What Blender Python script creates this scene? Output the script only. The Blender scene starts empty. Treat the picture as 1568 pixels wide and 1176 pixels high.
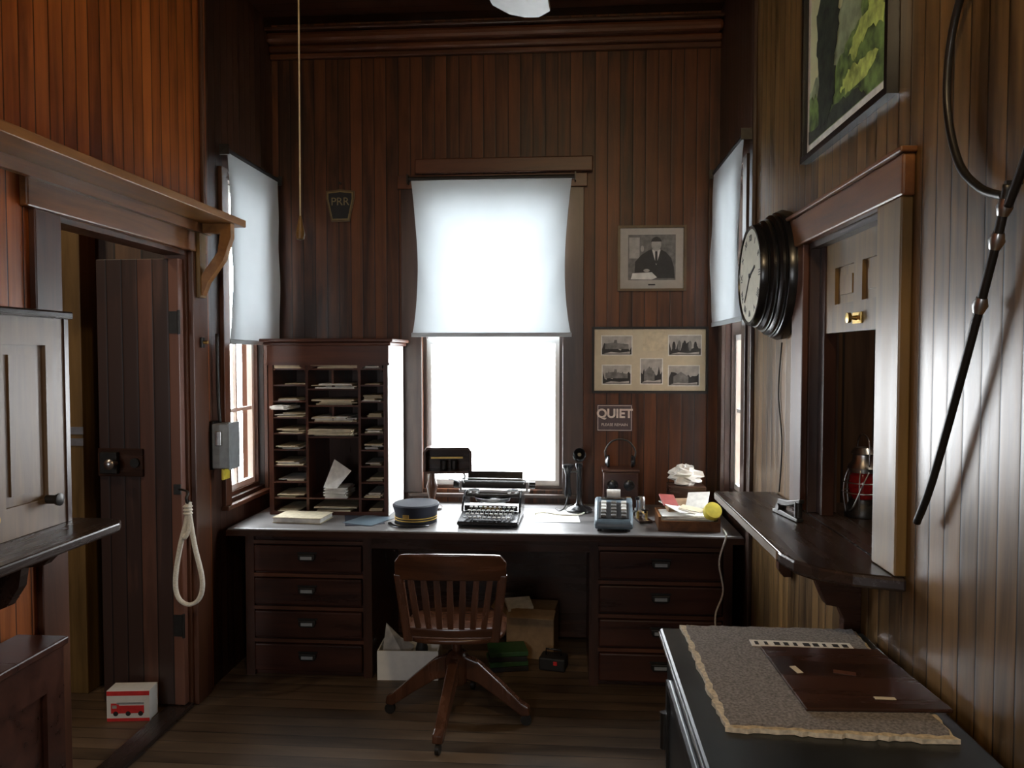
import bpy, bmesh, math, random
from mathutils import Vector, Matrix
random.seed(4)
S = bpy.context.scene
pi = math.pi

# ------------------------------------------------------------------ materials
def newmat(name):
    m = bpy.data.materials.new(name); m.use_nodes = True
    nt = m.node_tree
    b = nt.nodes["Principled BSDF"]
    return m, nt, b
def N(nt, t, **kw):
    n = nt.nodes.new(t)
    for k, v in kw.items():
        setattr(n, k, v)
    return n
def math_n(nt, op, a, b=None):
    n = nt.nodes.new("ShaderNodeMath"); n.operation = op
    for i, x in enumerate((a, b)):
        if x is None: continue
        if isinstance(x, (int, float)): n.inputs[i].default_value = x
        else: nt.links.new(x, n.inputs[i])
    return n.outputs[0]

def plain(name, col, rough=.5, metal=0., noise=.15, nscale=30, bump=0., spec=.5):
    m, nt, b = newmat(name)
    tc = N(nt, "ShaderNodeTexCoord")
    no = N(nt, "ShaderNodeTexNoise"); no.inputs["Scale"].default_value = nscale; no.inputs["Detail"].default_value = 4
    nt.links.new(tc.outputs["Object"], no.inputs["Vector"])
    r = N(nt, "ShaderNodeValToRGB")
    r.color_ramp.elements[0].position = .3; r.color_ramp.elements[1].position = .7
    r.color_ramp.elements[0].color = tuple(c*(1-noise) for c in col)+(1,)
    r.color_ramp.elements[1].color = tuple(min(1, c*(1+noise)) for c in col)+(1,)
    nt.links.new(no.outputs["Fac"], r.inputs["Fac"])
    nt.links.new(r.outputs[0], b.inputs["Base Color"])
    b.inputs["Roughness"].default_value = rough
    b.inputs["Metallic"].default_value = metal
    b.inputs["Specular IOR Level"].default_value = spec
    if bump:
        bp = N(nt, "ShaderNodeBump"); bp.inputs["Strength"].default_value = bump; bp.inputs["Distance"].default_value = .003
        nt.links.new(no.outputs["Fac"], bp.inputs["Height"]); nt.links.new(bp.outputs[0], b.inputs["Normal"])
    return m

def wood(name, dark, light, axis='Z', rough=.35, board=None, groove=.08, var=.22, gs=16., spec=.5, bump=.3, wear=.35):
    """varnished wood with grain, blotchy ageing, optional tongue-and-groove boards = (component, width)"""
    m, nt, b = newmat(name)
    L = nt.links.new
    tc = N(nt, "ShaderNodeTexCoord")
    oi = N(nt, "ShaderNodeObjectInfo")
    off = math_n(nt, 'MULTIPLY', oi.outputs["Random"], 7.3)
    add = N(nt, "ShaderNodeVectorMath", operation='ADD'); L(tc.outputs["Object"], add.inputs[0]); L(off, add.inputs[1])
    vec = add.outputs[0]
    big = N(nt, "ShaderNodeTexNoise"); big.inputs["Scale"].default_value = 1.7; big.inputs["Detail"].default_value = 3
    L(vec, big.inputs["Vector"])
    if board:
        sx = N(nt, "ShaderNodeSeparateXYZ"); L(tc.outputs["Object"], sx.inputs[0])
        q = math_n(nt, 'DIVIDE', sx.outputs[board[0]], board[1])
        fl = math_n(nt, 'FLOOR', q); fr = math_n(nt, 'FRACT', math_n(nt, 'ADD', q, 100.0))
        wn = N(nt, "ShaderNodeTexWhiteNoise", noise_dimensions='1D'); L(fl, wn.inputs["W"])
        o2 = math_n(nt, 'MULTIPLY', wn.outputs["Value"], 23.)
        a2 = N(nt, "ShaderNodeVectorMath", operation='ADD'); L(vec, a2.inputs[0]); L(o2, a2.inputs[1]); vec = a2.outputs[0]
    mp = N(nt, "ShaderNodeMapping")
    sc = {'X': (1.3, gs, gs), 'Y': (gs, 1.3, gs), 'Z': (gs, gs, 1.3)}[axis]
    mp.inputs["Scale"].default_value = sc
    L(vec, mp.inputs["Vector"])
    no = N(nt, "ShaderNodeTexNoise"); no.inputs["Scale"].default_value = 1.; no.inputs["Detail"].default_value = 6
    no.inputs["Roughness"].default_value = .6; no.inputs["Distortion"].default_value = .6
    L(mp.outputs[0], no.inputs["Vector"])
    fac = no.outputs["Fac"]
    fac = math_n(nt, 'ADD', fac, math_n(nt, 'MULTIPLY', math_n(nt, 'SUBTRACT', big.outputs["Fac"], .5), wear))
    if board:
        fac = math_n(nt, 'ADD', fac, math_n(nt, 'MULTIPLY', math_n(nt, 'SUBTRACT', wn.outputs["Value"], .5), var))
    r = N(nt, "ShaderNodeValToRGB")
    r.color_ramp.elements[0].position = .28; r.color_ramp.elements[1].position = .75
    r.color_ramp.elements[0].color = dark+(1,); r.color_ramp.elements[1].color = light+(1,)
    L(fac, r.inputs["Fac"])
    col = r.outputs[0]
    height = math_n(nt, 'MULTIPLY', no.outputs["Fac"], .25)
    if board:
        d = math_n(nt, 'ABSOLUTE', math_n(nt, 'SUBTRACT', fr, .5))
        g = math_n(nt, 'GREATER_THAN', d, .5-groove/2)
        keep = math_n(nt, 'SUBTRACT', 1.0, math_n(nt, 'MULTIPLY', g, .8))
        vs = N(nt, "ShaderNodeVectorMath", operation='SCALE'); L(col, vs.inputs[0]); L(keep, vs.inputs["Scale"]); col = vs.outputs[0]
        edge = math_n(nt, 'POWER', math_n(nt, 'MULTIPLY', d, 2.0), 8.0)
        height = math_n(nt, 'SUBTRACT', math_n(nt, 'SUBTRACT', height, g), math_n(nt, 'MULTIPLY', edge, .5))
    L(col, b.inputs["Base Color"])
    bp = N(nt, "ShaderNodeBump"); bp.inputs["Strength"].default_value = bump; bp.inputs["Distance"].default_value = .004
    L(height, bp.inputs["Height"]); L(bp.outputs[0], b.inputs["Normal"])
    rr = math_n(nt, 'ADD', math_n(nt, 'MULTIPLY', no.outputs["Fac"], .2), rough-.1)
    L(rr, b.inputs["Roughness"])
    b.inputs["Specular IOR Level"].default_value = spec
    return m

BW = .072
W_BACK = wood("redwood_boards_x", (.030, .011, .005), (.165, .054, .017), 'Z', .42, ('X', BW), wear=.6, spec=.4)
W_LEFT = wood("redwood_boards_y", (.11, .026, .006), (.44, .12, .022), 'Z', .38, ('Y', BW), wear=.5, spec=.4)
W_BAY_SHADE = wood("redwood_boards_bay_shade", (.020, .008, .005), (.065, .023, .011), 'Z', .4, ('Y', BW))  # shade of the bay sides painted in as a darker board colour
W_RIGHT = wood("honey_boards_y", (.045, .024, .008), (.24, .130, .042), 'Z', .33, ('Y', BW), wear=.6, spec=.45)
W_OUTER = wood("outer_room_boards", (.04, .018, .009), (.16, .08, .035), 'Z', .45, ('X', .14), var=.5)
W_OUTERY = wood("outer_room_boards_y", (.05, .018, .008), (.18, .07, .03), 'Z', .45, ('Y', .12), var=.5)
W_CEIL = wood("ceiling_boards", (.03, .010, .005), (.08, .027, .012), 'X', .4, ('Y', .083))
W_FLOOR = wood("floor_boards", (.05, .032, .019), (.18, .118, .07), 'X', .5, ('Y', .085), groove=.05, var=.15, gs=9, wear=.6)
W_TRIM = wood("redwood_trim", (.05, .018, .009), (.155, .052, .021), 'X', .38)
W_TRIMZ = wood("redwood_trim_z", (.045, .018, .010), (.13, .048, .023), 'Z', .38)
W_TRIMY = wood("redwood_trim_y", (.08, .030, .011), (.25, .10, .030), 'Y', .36)
W_DARK = wood("dark_walnut", (.022, .010, .006), (.075, .030, .017), 'X', .28)
W_DESKTOP = wood("desk_top_glare", (.09, .085, .082), (.24, .225, .22), 'X', .40, spec=1., bump=.1)  # pale grey puts the window glare into the desk top's colour
W_DARKY = wood("dark_walnut_y", (.018, .012, .010), (.055, .035, .027), 'Y', .27)
W_DARKZ = wood("dark_walnut_z", (.022, .010, .007), (.08, .031, .018), 'Z', .3)
W_DESK = wood("desk_mahogany", (.020, .008, .006), (.075, .025, .014), 'X', .3)
W_CASEZ = wood("dark_casing", (.03, .017, .013), (.085, .050, .036), 'Z', .35)
W_HONEY = wood("honey_trim_z", (.10, .058, .018), (.26, .155, .052), 'Z', .38, spec=.4)
W_HONEYY = wood("honey_trim_y", (.18, .075, .020), (.40, .185, .055), 'Y', .38)
W_EDGE = wood("worn_ledge_edge", (.10, .07, .045), (.25, .19, .13), 'Y', .4)
W_PANEL = wood("shutter_panel", (.09, .056, .033), (.23, .155, .095), 'Z', .42)
W_DOOR = wood("door_boards", (.045, .023, .018), (.17, .072, .046), 'Z', .38, ('X', .075), var=.8)
W_CHAIR = wood("oak_chair", (.030, .012, .007), (.12, .046, .022), 'Z', .26)
W_CHAIRX = wood("oak_chair_x", (.030, .012, .007), (.13, .049, .022), 'X', .26)
W_PIGEON = wood("pigeonhole_wood", (.045, .015, .009), (.14, .047, .023), 'Z', .35)
W_PIGEONX = wood("pigeonhole_wood_x", (.045, .015, .009), (.14, .047, .023), 'X', .35)

BLACK = plain("black_enamel", (.012, .012, .013), .25)
BLACKM = plain("black_matte", (.015, .014, .014), .6)
IRON = plain("cast_iron", (.05, .048, .045), .4, .8)
STEEL = plain("nickel_steel", (.55, .55, .55), .3, 1.)
BRASS = plain("brass", (.65, .45, .15), .3, 1.)
PAPER = plain("paper_white", (.78, .77, .72), .7)
CREAM = plain("paper_cream", (.62, .54, .38), .7)
WHITE = plain("white_paint", (.85, .85, .82), .45, noise=.04)
ROPE = plain("cotton_rope", (.72, .68, .58), .8, nscale=150, bump=.5)
GREYBOX = plain("grey_enamel", (.30, .33, .35), .45)
BLUEGREY = plain("blue_grey_enamel", (.12, .16, .19), .35)
NAVY = plain("navy_cloth", (.010, .013, .025), .7, bump=.3, nscale=200)
GOLD = plain("gold_braid", (.75, .50, .10), .4, .3)
YELLOW = plain("yellow_plastic", (.75, .62, .06), .4)
RED = plain("red_print", (.70, .03, .03), .4)
PINK = plain("faded_sign_letters", (.72, .62, .56), .6)
SIGNBG = plain("sign_background", (.08, .055, .06), .5)
FELT = plain("grey_felt", (.20, .185, .175), .95, noise=.5, nscale=160, bump=.8)
BURLAP = plain("frayed_edge", (.62, .55, .42), .95, noise=.3, nscale=90, bump=.8)
SAFE = plain("safe_black", (.014, .017, .018), .3, nscale=8, noise=.4)
CARD = plain("cardboard", (.30, .19, .10), .7)
GREEN = plain("green_folder", (.03, .09, .03), .5)
MAT = plain("mat_board", (.62, .55, .40), .8, noise=.05)
MATG = plain("mat_grey", (.50, .47, .42), .8, noise=.05)
PH_L = plain("photo_light", (.42, .40, .37), .5, noise=.25, nscale=25)
PH_M = plain("photo_mid", (.17, .165, .155), .5, noise=.4, nscale=30)
PH_D = plain("photo_dark", (.02, .02, .02), .5, noise=.3)
PT_SKY = plain("painting_sky", (.58, .58, .34), .5, noise=.2, nscale=4)
PT_GRN = plain("painting_green", (.12, .19, .05), .5, noise=.8, nscale=24)
PT_YEL = plain("painting_yellow_green", (.42, .50, .12), .5, noise=.5, nscale=28)
PT_HILL = plain("painting_hill", (.28, .33, .20), .5, noise=.4, nscale=18)
PT_DRK = plain("painting_dark", (.03, .038, .024), .5, noise=.8, nscale=25)
DIAL = plain("clock_dial", (.50, .47, .36), .5, noise=.08)
FANW = plain("fan_blade_paint", (.55, .54, .52), .4, noise=.05)
REDGLASS = plain("lantern_red_glass", (.22, .012, .012), .1)
SNOW = plain("outside_ground", (.6, .6, .58), .9)

def fabric():
    m, nt, b = newmat("shade_fabric")
    nt.nodes.remove(b)
    out = nt.nodes["Material Output"]
    d = N(nt, "ShaderNodeBsdfDiffuse"); t = N(nt, "ShaderNodeBsdfTranslucent"); mx = N(nt, "ShaderNodeMixShader")
    tc = N(nt, "ShaderNodeTexCoord"); no = N(nt, "ShaderNodeTexNoise"); no.inputs["Scale"].default_value = 6
    nt.links.new(tc.outputs["Object"], no.inputs["Vector"])
    r = N(nt, "ShaderNodeValToRGB")
    r.color_ramp.elements[0].color = (.66, .71, .74, 1); r.color_ramp.elements[1].color = (.78, .83, .86, 1)
    nt.links.new(no.outputs["Fac"], r.inputs["Fac"])
    nt.links.new(r.outputs[0], d.inputs["Color"])
    t.inputs["Color"].default_value = (.158, .175, .185, 1)
    mx.inputs[0].default_value = .45
    nt.links.new(d.outputs[0], mx.inputs[1]); nt.links.new(t.outputs[0], mx.inputs[2]); nt.links.new(mx.outputs[0], out.inputs["Surface"])
    return m
SHADE = fabric()
def glassmat():
    m, nt, b = newmat("window_glass")
    nt.nodes.remove(b); out = nt.nodes["Material Output"]
    a = N(nt, "ShaderNodeBsdfTransparent"); g = N(nt, "ShaderNodeBsdfGlossy"); g.inputs["Roughness"].default_value = .02
    mx = N(nt, "ShaderNodeMixShader"); mx.inputs[0].default_value = .05
    nt.links.new(a.outputs[0], mx.inputs[1]); nt.links.new(g.outputs[0], mx.inputs[2]); nt.links.new(mx.outputs[0], out.inputs["Surface"])
    return m
GLASS = glassmat()

# ------------------------------------------------------------------ geometry helpers
def G(name, loc=(0, 0, 0), rz=0., rot=None):
    e = bpy.data.objects.new(name, None); e.empty_display_size = .05
    S.collection.objects.link(e); e.location = loc
    e.rotation_euler = rot if rot else (0, 0, rz)
    return e
def M(name, verts, faces, mat, parent=None, smooth=False, loc=(0, 0, 0), rot=(0, 0, 0)):
    me = bpy.data.meshes.new(name); me.from_pydata([tuple(v) for v in verts], [], faces)
    bm = bmesh.new(); bm.from_mesh(me); bmesh.ops.recalc_face_normals(bm, faces=bm.faces); bm.to_mesh(me); bm.free()
    if smooth:
        for p in me.polygons: p.use_smooth = True
    me.materials.append(mat)
    o = bpy.data.objects.new(name, me); S.collection.objects.link(o); o.parent = parent
    o.location = loc; o.rotation_euler = rot
    return o
CF = [(0, 1, 3, 2), (4, 6, 7, 5), (0, 4, 5, 1), (2, 3, 7, 6), (0, 2, 6, 4), (1, 5, 7, 3)]
def cube_verts(a, b):
    return [(x, y, z) for x in (a[0], b[0]) for y in (a[1], b[1]) for z in (a[2], b[2])]
def box(name, c, s, mat, parent=None, bev=0., rot=(0, 0, 0), seg=2):
    h = [x/2 for x in s]
    o = M(name, cube_verts([-x for x in h], h), CF, mat, parent, loc=c, rot=rot)
    if bev:
        md = o.modifiers.new("bevel", 'BEVEL'); md.width = bev; md.segments = seg
    return o
def bx(name, a, b, mat, parent=None, bev=0.):
    return box(name, [(p+q)/2 for p, q in zip(a, b)], [abs(q-p) for p, q in zip(a, b)], mat, parent, bev)
def boxes(name, lst, mat, parent=None, loc=(0, 0, 0)):
    """many boxes (a,b[,rz]) in one mesh"""
    V = []; F = []
    for it in lst:
        a, b = it[0], it[1]; n = len(V)
        vs = cube_verts(a, b)
        if len(it) > 2:
            c = [(p+q)/2 for p, q in zip(a, b)]; ca, sa = math.cos(it[2]), math.sin(it[2])
            vs = [(c[0]+(x-c[0])*ca-(y-c[1])*sa, c[1]+(x-c[0])*sa+(y-c[1])*ca, z) for x, y, z in vs]
        V += vs; F += [tuple(i+n for i in f) for f in CF]
    return M(name, V, F, mat, parent, loc=loc)
def lathe(name, prof, mat, parent=None, loc=(0, 0, 0), rot=(0, 0, 0), seg=32, smooth=True, sx=1., sy=1.):
    V = []; F = []; n = len(prof)
    for i in range(seg):
        a = 2*pi*i/seg
        for r, z in prof: V.append((r*math.cos(a)*sx, r*math.sin(a)*sy, z))
    for i in range(seg):
        j = (i+1) % seg
        for k in range(n-1): F.append((i*n+k, j*n+k, j*n+k+1, i*n+k+1))
    if prof[0][0] > 1e-5: F.append(tuple(i*n for i in range(seg)))
    if prof[-1][0] > 1e-5: F.append(tuple(i*n+n-1 for i in range(seg)))
    o = M(name, V, F, mat, parent, False, loc, rot)
    if smooth:
        bm = bmesh.new(); bm.from_mesh(o.data); bmesh.ops.remove_doubles(bm, verts=bm.verts, dist=1e-6)
        bm.to_mesh(o.data); bm.free()
        for p in o.data.polygons: p.use_smooth = len(p.vertices) <= 4
        md = o.modifiers.new("es", 'EDGE_SPLIT'); md.split_angle = math.radians(40)
    return o
def cyl(name, c, r, h, mat, parent=None, rot=(0, 0, 0), seg=24):
    return lathe(name, [(r, -h/2), (r, h/2)], mat, parent, c, rot, seg)
def smoothpath(pts, n=8):
    P = [Vector(p) for p in pts]; out = []
    for i in range(len(P)-1):
        p0 = P[max(i-1, 0)]; p1 = P[i]; p2 = P[i+1]; p3 = P[min(i+2, len(P)-1)]
        for k in range(n):
            t = k/n
            out.append(.5*((2*p1)+(-p0+p2)*t+(2*p0-5*p1+4*p2-p3)*t*t+(-p0+3*p1-3*p2+p3)*t**3))
    out.append(P[-1]); return out
def tube(name, pts, r, mat, parent=None, seg=10, smooth=True, n=8, r2=None, flat=1.):
    P = smoothpath(pts, n) if smooth else [Vector(p) for p in pts]
    V = []; F = []; up = None
    for i, p in enumerate(P):
        t = (P[min(i+1, len(P)-1)]-P[max(i-1, 0)]).normalized()
        if up is None:
            up = Vector((0, 0, 1)) if abs(t.z) < .9 else Vector((1, 0, 0))
        s = t.cross(up).normalized(); up = s.cross(t).normalized()
        rr = r if r2 is None else r+(r2-r)*i/(len(P)-1)
        for k in range(seg):
            a = 2*pi*k/seg
            V.append(p+s*math.cos(a)*rr+up*math.sin(a)*rr*flat)
    for i in range(len(P)-1):
        for k in range(seg):
            F.append((i*seg+k, i*seg+(k+1) % seg, (i+1)*seg+(k+1) % seg, (i+1)*seg+k))
    F.append(tuple(range(seg))); F.append(tuple((len(P)-1)*seg+k for k in range(seg)))
    return M(name, V, F, mat, parent, True)
def prism(name, pts, y0, y1, mat, parent=None, plane='XZ', loc=(0, 0, 0), rot=(0, 0, 0), bev=0.):
    n = len(pts)
    def P(p, y):
        return {'XZ': (p[0], y, p[1]), 'XY': (p[0], p[1], y), 'YZ': (y, p[0], p[1])}[plane]
    V = [P(p, y0) for p in pts]+[P(p, y1) for p in pts]
    F = [tuple(range(n)), tuple(range(2*n-1, n-1, -1))]+[(i, (i+1) % n, n+(i+1) % n, n+i) for i in range(n)]
    o = M(name, V, F, mat, parent, loc=loc, rot=rot)
    if bev:
        md = o.modifiers.new("bevel", 'BEVEL'); md.width = bev; md.segments = 2; md.limit_method = 'ANGLE'
    return o
def ell(cx, cz, rx, rz, n=20, a0=0, a1=2*pi):
    return [(cx+rx*math.cos(a0+(a1-a0)*i/n), cz+rz*math.sin(a0+(a1-a0)*i/n)) for i in range(n if abs(a1-a0-2*pi) < 1e-6 else n+1)]
def jag(pts, amp, n, seed=0):
    """roughen a polyline outline (foliage, hills in painted pictures)"""
    rnd = random.Random(seed); o = []
    for a, b in zip(pts, pts[1:]+pts[:1]):
        edge = abs(a[0]-b[0]) < 1e-6 or abs(a[1]-b[1]) < 1e-6
        for k in range(n):
            t = k/n; s = 0 if (edge or k == 0) else amp
            o.append((a[0]+(b[0]-a[0])*t+rnd.uniform(-s, s), a[1]+(b[1]-a[1])*t+rnd.uniform(-s, s)))
    return o
def text(name, body, size, mat, parent, loc, rot=(pi/2, 0, 0), ext=.001, bold=0.):
    cu = bpy.data.curves.new(name+"_c", 'FONT'); cu.body = body; cu.size = size; cu.extrude = ext; cu.offset = bold
    cu.align_x = 'CENTER'; cu.align_y = 'CENTER'
    t = bpy.data.objects.new(name+"_t", cu); S.collection.objects.link(t)
    bpy.context.view_layer.update()
    me = bpy.data.meshes.new_from_object(t.evaluated_get(bpy.context.evaluated_depsgraph_get()))
    bpy.data.objects.remove(t)
    me.materials.clear(); me.materials.append(mat)
    o = bpy.data.objects.new(name, me); S.collection.objects.link(o); o.parent = parent; o.location = loc; o.rotation_euler = rot
    return o
def wall(name, axis, p0, p1, u0, u1, z0, z1, ops, mat):
    """axis 'X' = plane of constant X (runs along Y); 'Y' = constant Y. ops = [(u0,u1,z0,z1)]"""
    us = sorted({u0, u1}|{o[0] for o in ops}|{o[1] for o in ops}); zs = sorted({z0, z1}|{o[2] for o in ops}|{o[3] for o in ops})
    L = []
    for a, b in zip(us, us[1:]):
        run = None
        for c, d in zip(zs, zs[1:]):
            hole = any(o[0]-1e-6 <= a and b <= o[1]+1e-6 and o[2]-1e-6 <= c and d <= o[3]+1e-6 for o in ops)
            if hole:
                if run: L.append((a, b)+tuple(run)); run = None
            else:
                run = [run[0], d] if run else [c, d]
        if run: L.append((a, b)+tuple(run))
    bl = []
    for a, b, c, d in L:
        bl.append(((p0, a, c), (p1, b, d)) if axis == 'X' else ((a, p0, c), (b, p1, d)))
    return boxes(name, bl, mat)

# ------------------------------------------------------------------ room shell
XL, XR, YB, ZC, YF = -1.765, .85, 4.5, 3.60, -1.7
OX0, OX1 = -3.9, 3.0
ZW = .855
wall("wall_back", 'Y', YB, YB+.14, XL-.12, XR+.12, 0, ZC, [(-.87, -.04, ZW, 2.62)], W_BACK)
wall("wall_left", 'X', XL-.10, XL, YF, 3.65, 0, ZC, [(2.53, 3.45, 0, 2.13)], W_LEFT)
wall("wall_left_bay", 'X', XL-.12, XL, 3.65, YB, 0, ZC, [(3.84, 4.32, .90, 2.6)], W_BAY_SHADE)
wall("wall_right", 'X', XR, XR+.10, YF, 3.65, 0, ZC, [(2.14, 2.82, 1.05, 2.045)], W_RIGHT)
wall("wall_right_bay", 'X', XR, XR+.12, 3.65, YB, 0, ZC, [(3.80, 4.28, .90, 2.6)], W_BAY_SHADE)
wall("wall_front", 'Y', YF-.12, YF, OX0, OX1, 0, ZC, [(-1.10, -.55, 1.2, 2.1), (-3.1, -2.8, 1.2, 2.2)], W_OUTER)  # openings behind the camera, added to let fill light in
wall("wall_exterior_left", 'Y', 3.65, 3.77, OX0, XL-.12, 0, ZC, [], W_OUTER)
wall("wall_exterior_right", 'Y', 3.65, 3.77, XR+.12, OX1, 0, ZC, [], W_OUTER)
wall("wall_far_left", 'X', OX0-.1, OX0, YF, 3.77, 0, ZC, [], W_OUTERY)
wall("wall_far_right", 'X', OX1, OX1+.1, YF, 3.77, 0, ZC, [], W_OUTERY)
bx("floor", (OX0-.1, YF-.12, -.08), (OX1+.1, YB+.14, 0), W_FLOOR)
bx("ceiling", (OX0-.1, YF-.12, ZC), (OX1+.1, YB+.14, ZC+.1), W_CEIL)
bx("ground_outside", (-14, -14, -.75), (14, 16, -.65), SNOW)

# crown moulding on the back wall
g = G("trim_crown", (0, 0, 0))
bx("crown_lower", (XL, YB-.03, 3.39), (XR, YB, 3.42), W_TRIM, g, .006)
bx("crown_mid", (XL, YB-.055, 3.42), (XR, YB, 3.46), W_TRIM, g, .012)
bx("crown_upper", (XL, YB-.10, 3.46), (XR, YB, 3.52), W_TRIM, g, .02)
bx("crown_cap", (XL, YB-.12, 3.52), (XR, YB, 3.54), W_DARK, g, .006)
# baseboards
bx("baseboard_left", (XL, YF, 0), (XL+.015, 2.39, .16), W_TRIMY)
bx("baseboard_right", (XR-.015, YF, 0), (XR, 3.62, .16), W_DARKY)
# corner boards at the mouth of the bay
bx("trim_1", (XL, 3.585, 0), (XL+.018, 3.61, ZC), W_TRIMZ, None, .004)
bx("trim_2", (XR-.018, 3.62, 0), (XR, 3.68, ZC), W_CASEZ, None, .004)

# ------------------------------------------------------------------ windows (local frame faces -Y)
def window(name, loc, rz, w, z0, z1, cas, casmat, depth=.12, stool=True, head=True, cas_w=.11, mid=False):
    g = G(name, loc, rz)
    h = w/2
    sash = WHITE
    boxes("frame", [((-h, .03, z0), (-h+.02, depth, z1)), ((h-.02, .03, z0), (h, depth, z1)),
                    ((-h+.02, .03, z1-.03), (h-.02, depth, z1)), ((-h+.02, .03, z0), (h-.02, depth, z0+.02))], casmat, g)
    m = (z0+z1)/2+.01
    a, b = -h+.02, h-.02
    bars = [((a, .05, z0+.02), (a+.025, .08, m)), ((b-.025, .05, z0+.02), (b, .08, m)), ((a+.025, .05, z0+.02), (b-.025, .08, z0+.05)), ((a+.025, .05, m-.03), (b-.025, .08, m)),
            ((a, .08, m), (a+.025, .11, z1-.03)), ((b-.025, .08, m), (b, .11, z1-.03)), ((a+.025, .08, m), (b-.025, .11, m+.03)), ((a+.025, .08, z1-.07), (b-.025, .11, z1-.03))]
    bars += [((-.009, .085, m+.03), (.009, .105, z1-.07))]
    if mid: bars += [((-.009, .055, z0+.05), (.009, .075, m-.03)), ((a+.025, .055, z0+.44), (-.009, .075, z0+.46)), ((.009, .055, z0+.44), (b-.025, .075, z0+.46))]
    boxes("sash", bars, sash, g)
    boxes("pane", [((a+.025, .064, z0+.05), (b-.025, .066, m-.03)), ((a+.025, .094, m+.03), (b-.025, .096, z1-.07))], GLASS, g)
    if cas:
        bx("casing_left", (-h-cas_w, -.022, z0-.02), (-h, 0, z1), casmat, g, .003)
        bx("casing_right", (h, -.022, z0-.02), (h+cas_w, 0, z1), casmat, g, .003)
    if head: bx("head_casing", (-h-cas_w-.02, -.028, z1+.002), (h+cas_w+.02, 0, z1+.08), W_TRIM, g, .004)
    if stool: bx("stool", (-h-.08, -.04, z0-.042), (h+.08, -.001, z0-.02), casmat, g, .004)
    return g
window("window_1", (-.455, YB, 0), 0, .83, ZW, 2.62, True, W_CASEZ, cas_w=.12)
window("window_2", (XL, 4.08, 0), pi/2, .48, .90, 2.6, True, W_TRIMZ, cas_w=.07, head=False, mid=True)
window("window_3", (XR, 4.04, 0), -pi/2, .48, .90, 2.6, True, W_CASEZ, cas_w=.08, head=False, mid=True)
window("window_fill_front", (-.825, YF, 0), pi, .55, 1.2, 2.1, True, W_CASEZ, head=False, mid=True)  # unseen window added as the room's main fill

def shade(name, loc, rz, w, h, waist=.07, seed=1, bow=(1, 1)):
    g = G(name, loc, rz)
    nx, nz = 40, 44; V = []; F = []
    for j in range(nz+1):
        s = j/nz
        q = math.sin(pi*s**1.25)**.75 if 0 < s < 1 else 0
        for i in range(nx+1):
            t = i/nx*2-1
            e = 1-waist*q*(bow[0] if t < 0 else bow[1])
            curl = -.018*(abs(t)**6)*q
            wr = .0035*math.sin(7*t+2*s+seed)*math.sin(pi*s)+.005*math.sin(13*(abs(t)+s)+seed)*(abs(t)**2)*(1-s)*s*3
            zz = -h*s+.006*abs(t)**3*s
            V.append((t*w/2*e, -.032+curl+wr, zz))
    for j in range(nz):
        for i in range(nx):
            k = j*(nx+1)+i; F.append((k, k+1, k+nx+2, k+nx+1))
    M("cloth", V, F, SHADE, g, True)
    cyl("roller", (0, -.025, .012), .013, w+.04, BLACKM, g, (0, pi/2, 0))
    for sx in (-1, 1):
        bx("bracket", (sx*(w/2+.02)-.004, -.05, -.015), (sx*(w/2+.02)+.004, -.001, .035), IRON, g)
    box("bottom_hem_slat", (0, -.034, -h+.008), (w+.004, .006, .024), SHADE, g, .002)
    return g
shade("roller_shade", (-.455, YB-.03, 2.66), 0, .93, .90, .085, 1)
shade("roller_shade", (XL+.03, 4.08, 2.66), pi/2, .66, .95, .07, 2, (.1, 1.6))
shade("roller_shade", (XR-.03, 3.97, 2.64), -pi/2, .74, .83, .06, 3, (1.6, .2))
bx("trim_3", (-.90, YB-.05, 2.705), (.13, YB-.029, 2.79), W_TRIM, None, .006)

# ------------------------------------------------------------------ left doorway
g = G("trim_door_left")
bx("casing_near", (XL, 2.40, 0), (XL+.025, 2.53, 2.13), W_TRIMZ, g, .004)
bx("casing_far", (XL, 3.45, 0), (XL+.025, 3.58, 2.13), W_TRIMZ, g, .004)
bx("casing_head", (XL, 2.36, 2.13), (XL+.03, 3.59, 2.262), W_TRIMY, g, .006)
boxes("jamb", [((XL-.10, 2.53, 0), (XL, 2.55, 2.13)), ((XL-.10, 3.43, 0), (XL, 3.45, 2.13)), ((XL-.10, 2.55, 2.11), (XL, 3.43, 2.13))], W_TRIMZ, g)
bx("threshold", (XL-.10, 2.55, 0), (XL+.01, 3.43, .02), W_DARKY, g, .004)
g = G("door_1", (XL-.012, 3.385, 0), math.radians(-2))
bx("leaf", (-.40, 0, .025), (0, .04, 2.09), W_DOOR, g, .003)
bx("lock_rail", (-.40, -.012, 1.09), (-.18, 0, 1.22), W_DARK, g, .003)
box("rim_lock", (-.335, -.024, 1.155), (.085, .024, .10), IRON, g, .004)
lathe("knob", [(0, 0), (.011, 0), (.009, .03), (.022, .042), (.024, .052), (.014, .062), (0, .064)], STEEL, g, (-.30, -.03, 1.155), (pi/2, 0, 0))
cyl("latch", (-.215, -.016, 1.155), .022, .012, IRON, g, (pi/2, 0, 0))
for z in (1.80, .4):
    bx("hinge", (-.045, -.006, z-.05), (0, 0, z+.05), IRON, g)
    cyl("hinge_pin", (.003, -.006, z), .007, .11, IRON, g)
bx("post_outer_room", (-2.47, 3.52, 0), (-2.335, 3.648, ZC-.002), W_HONEY, None, .004)
bx("plank_outer_room", (-2.68, 3.58, 0), (-2.50, 3.648, ZC-.002), W_DARKZ, None, .004)
g = G("strap_bracket", (-2.42, 3.519, 1.26))
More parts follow.
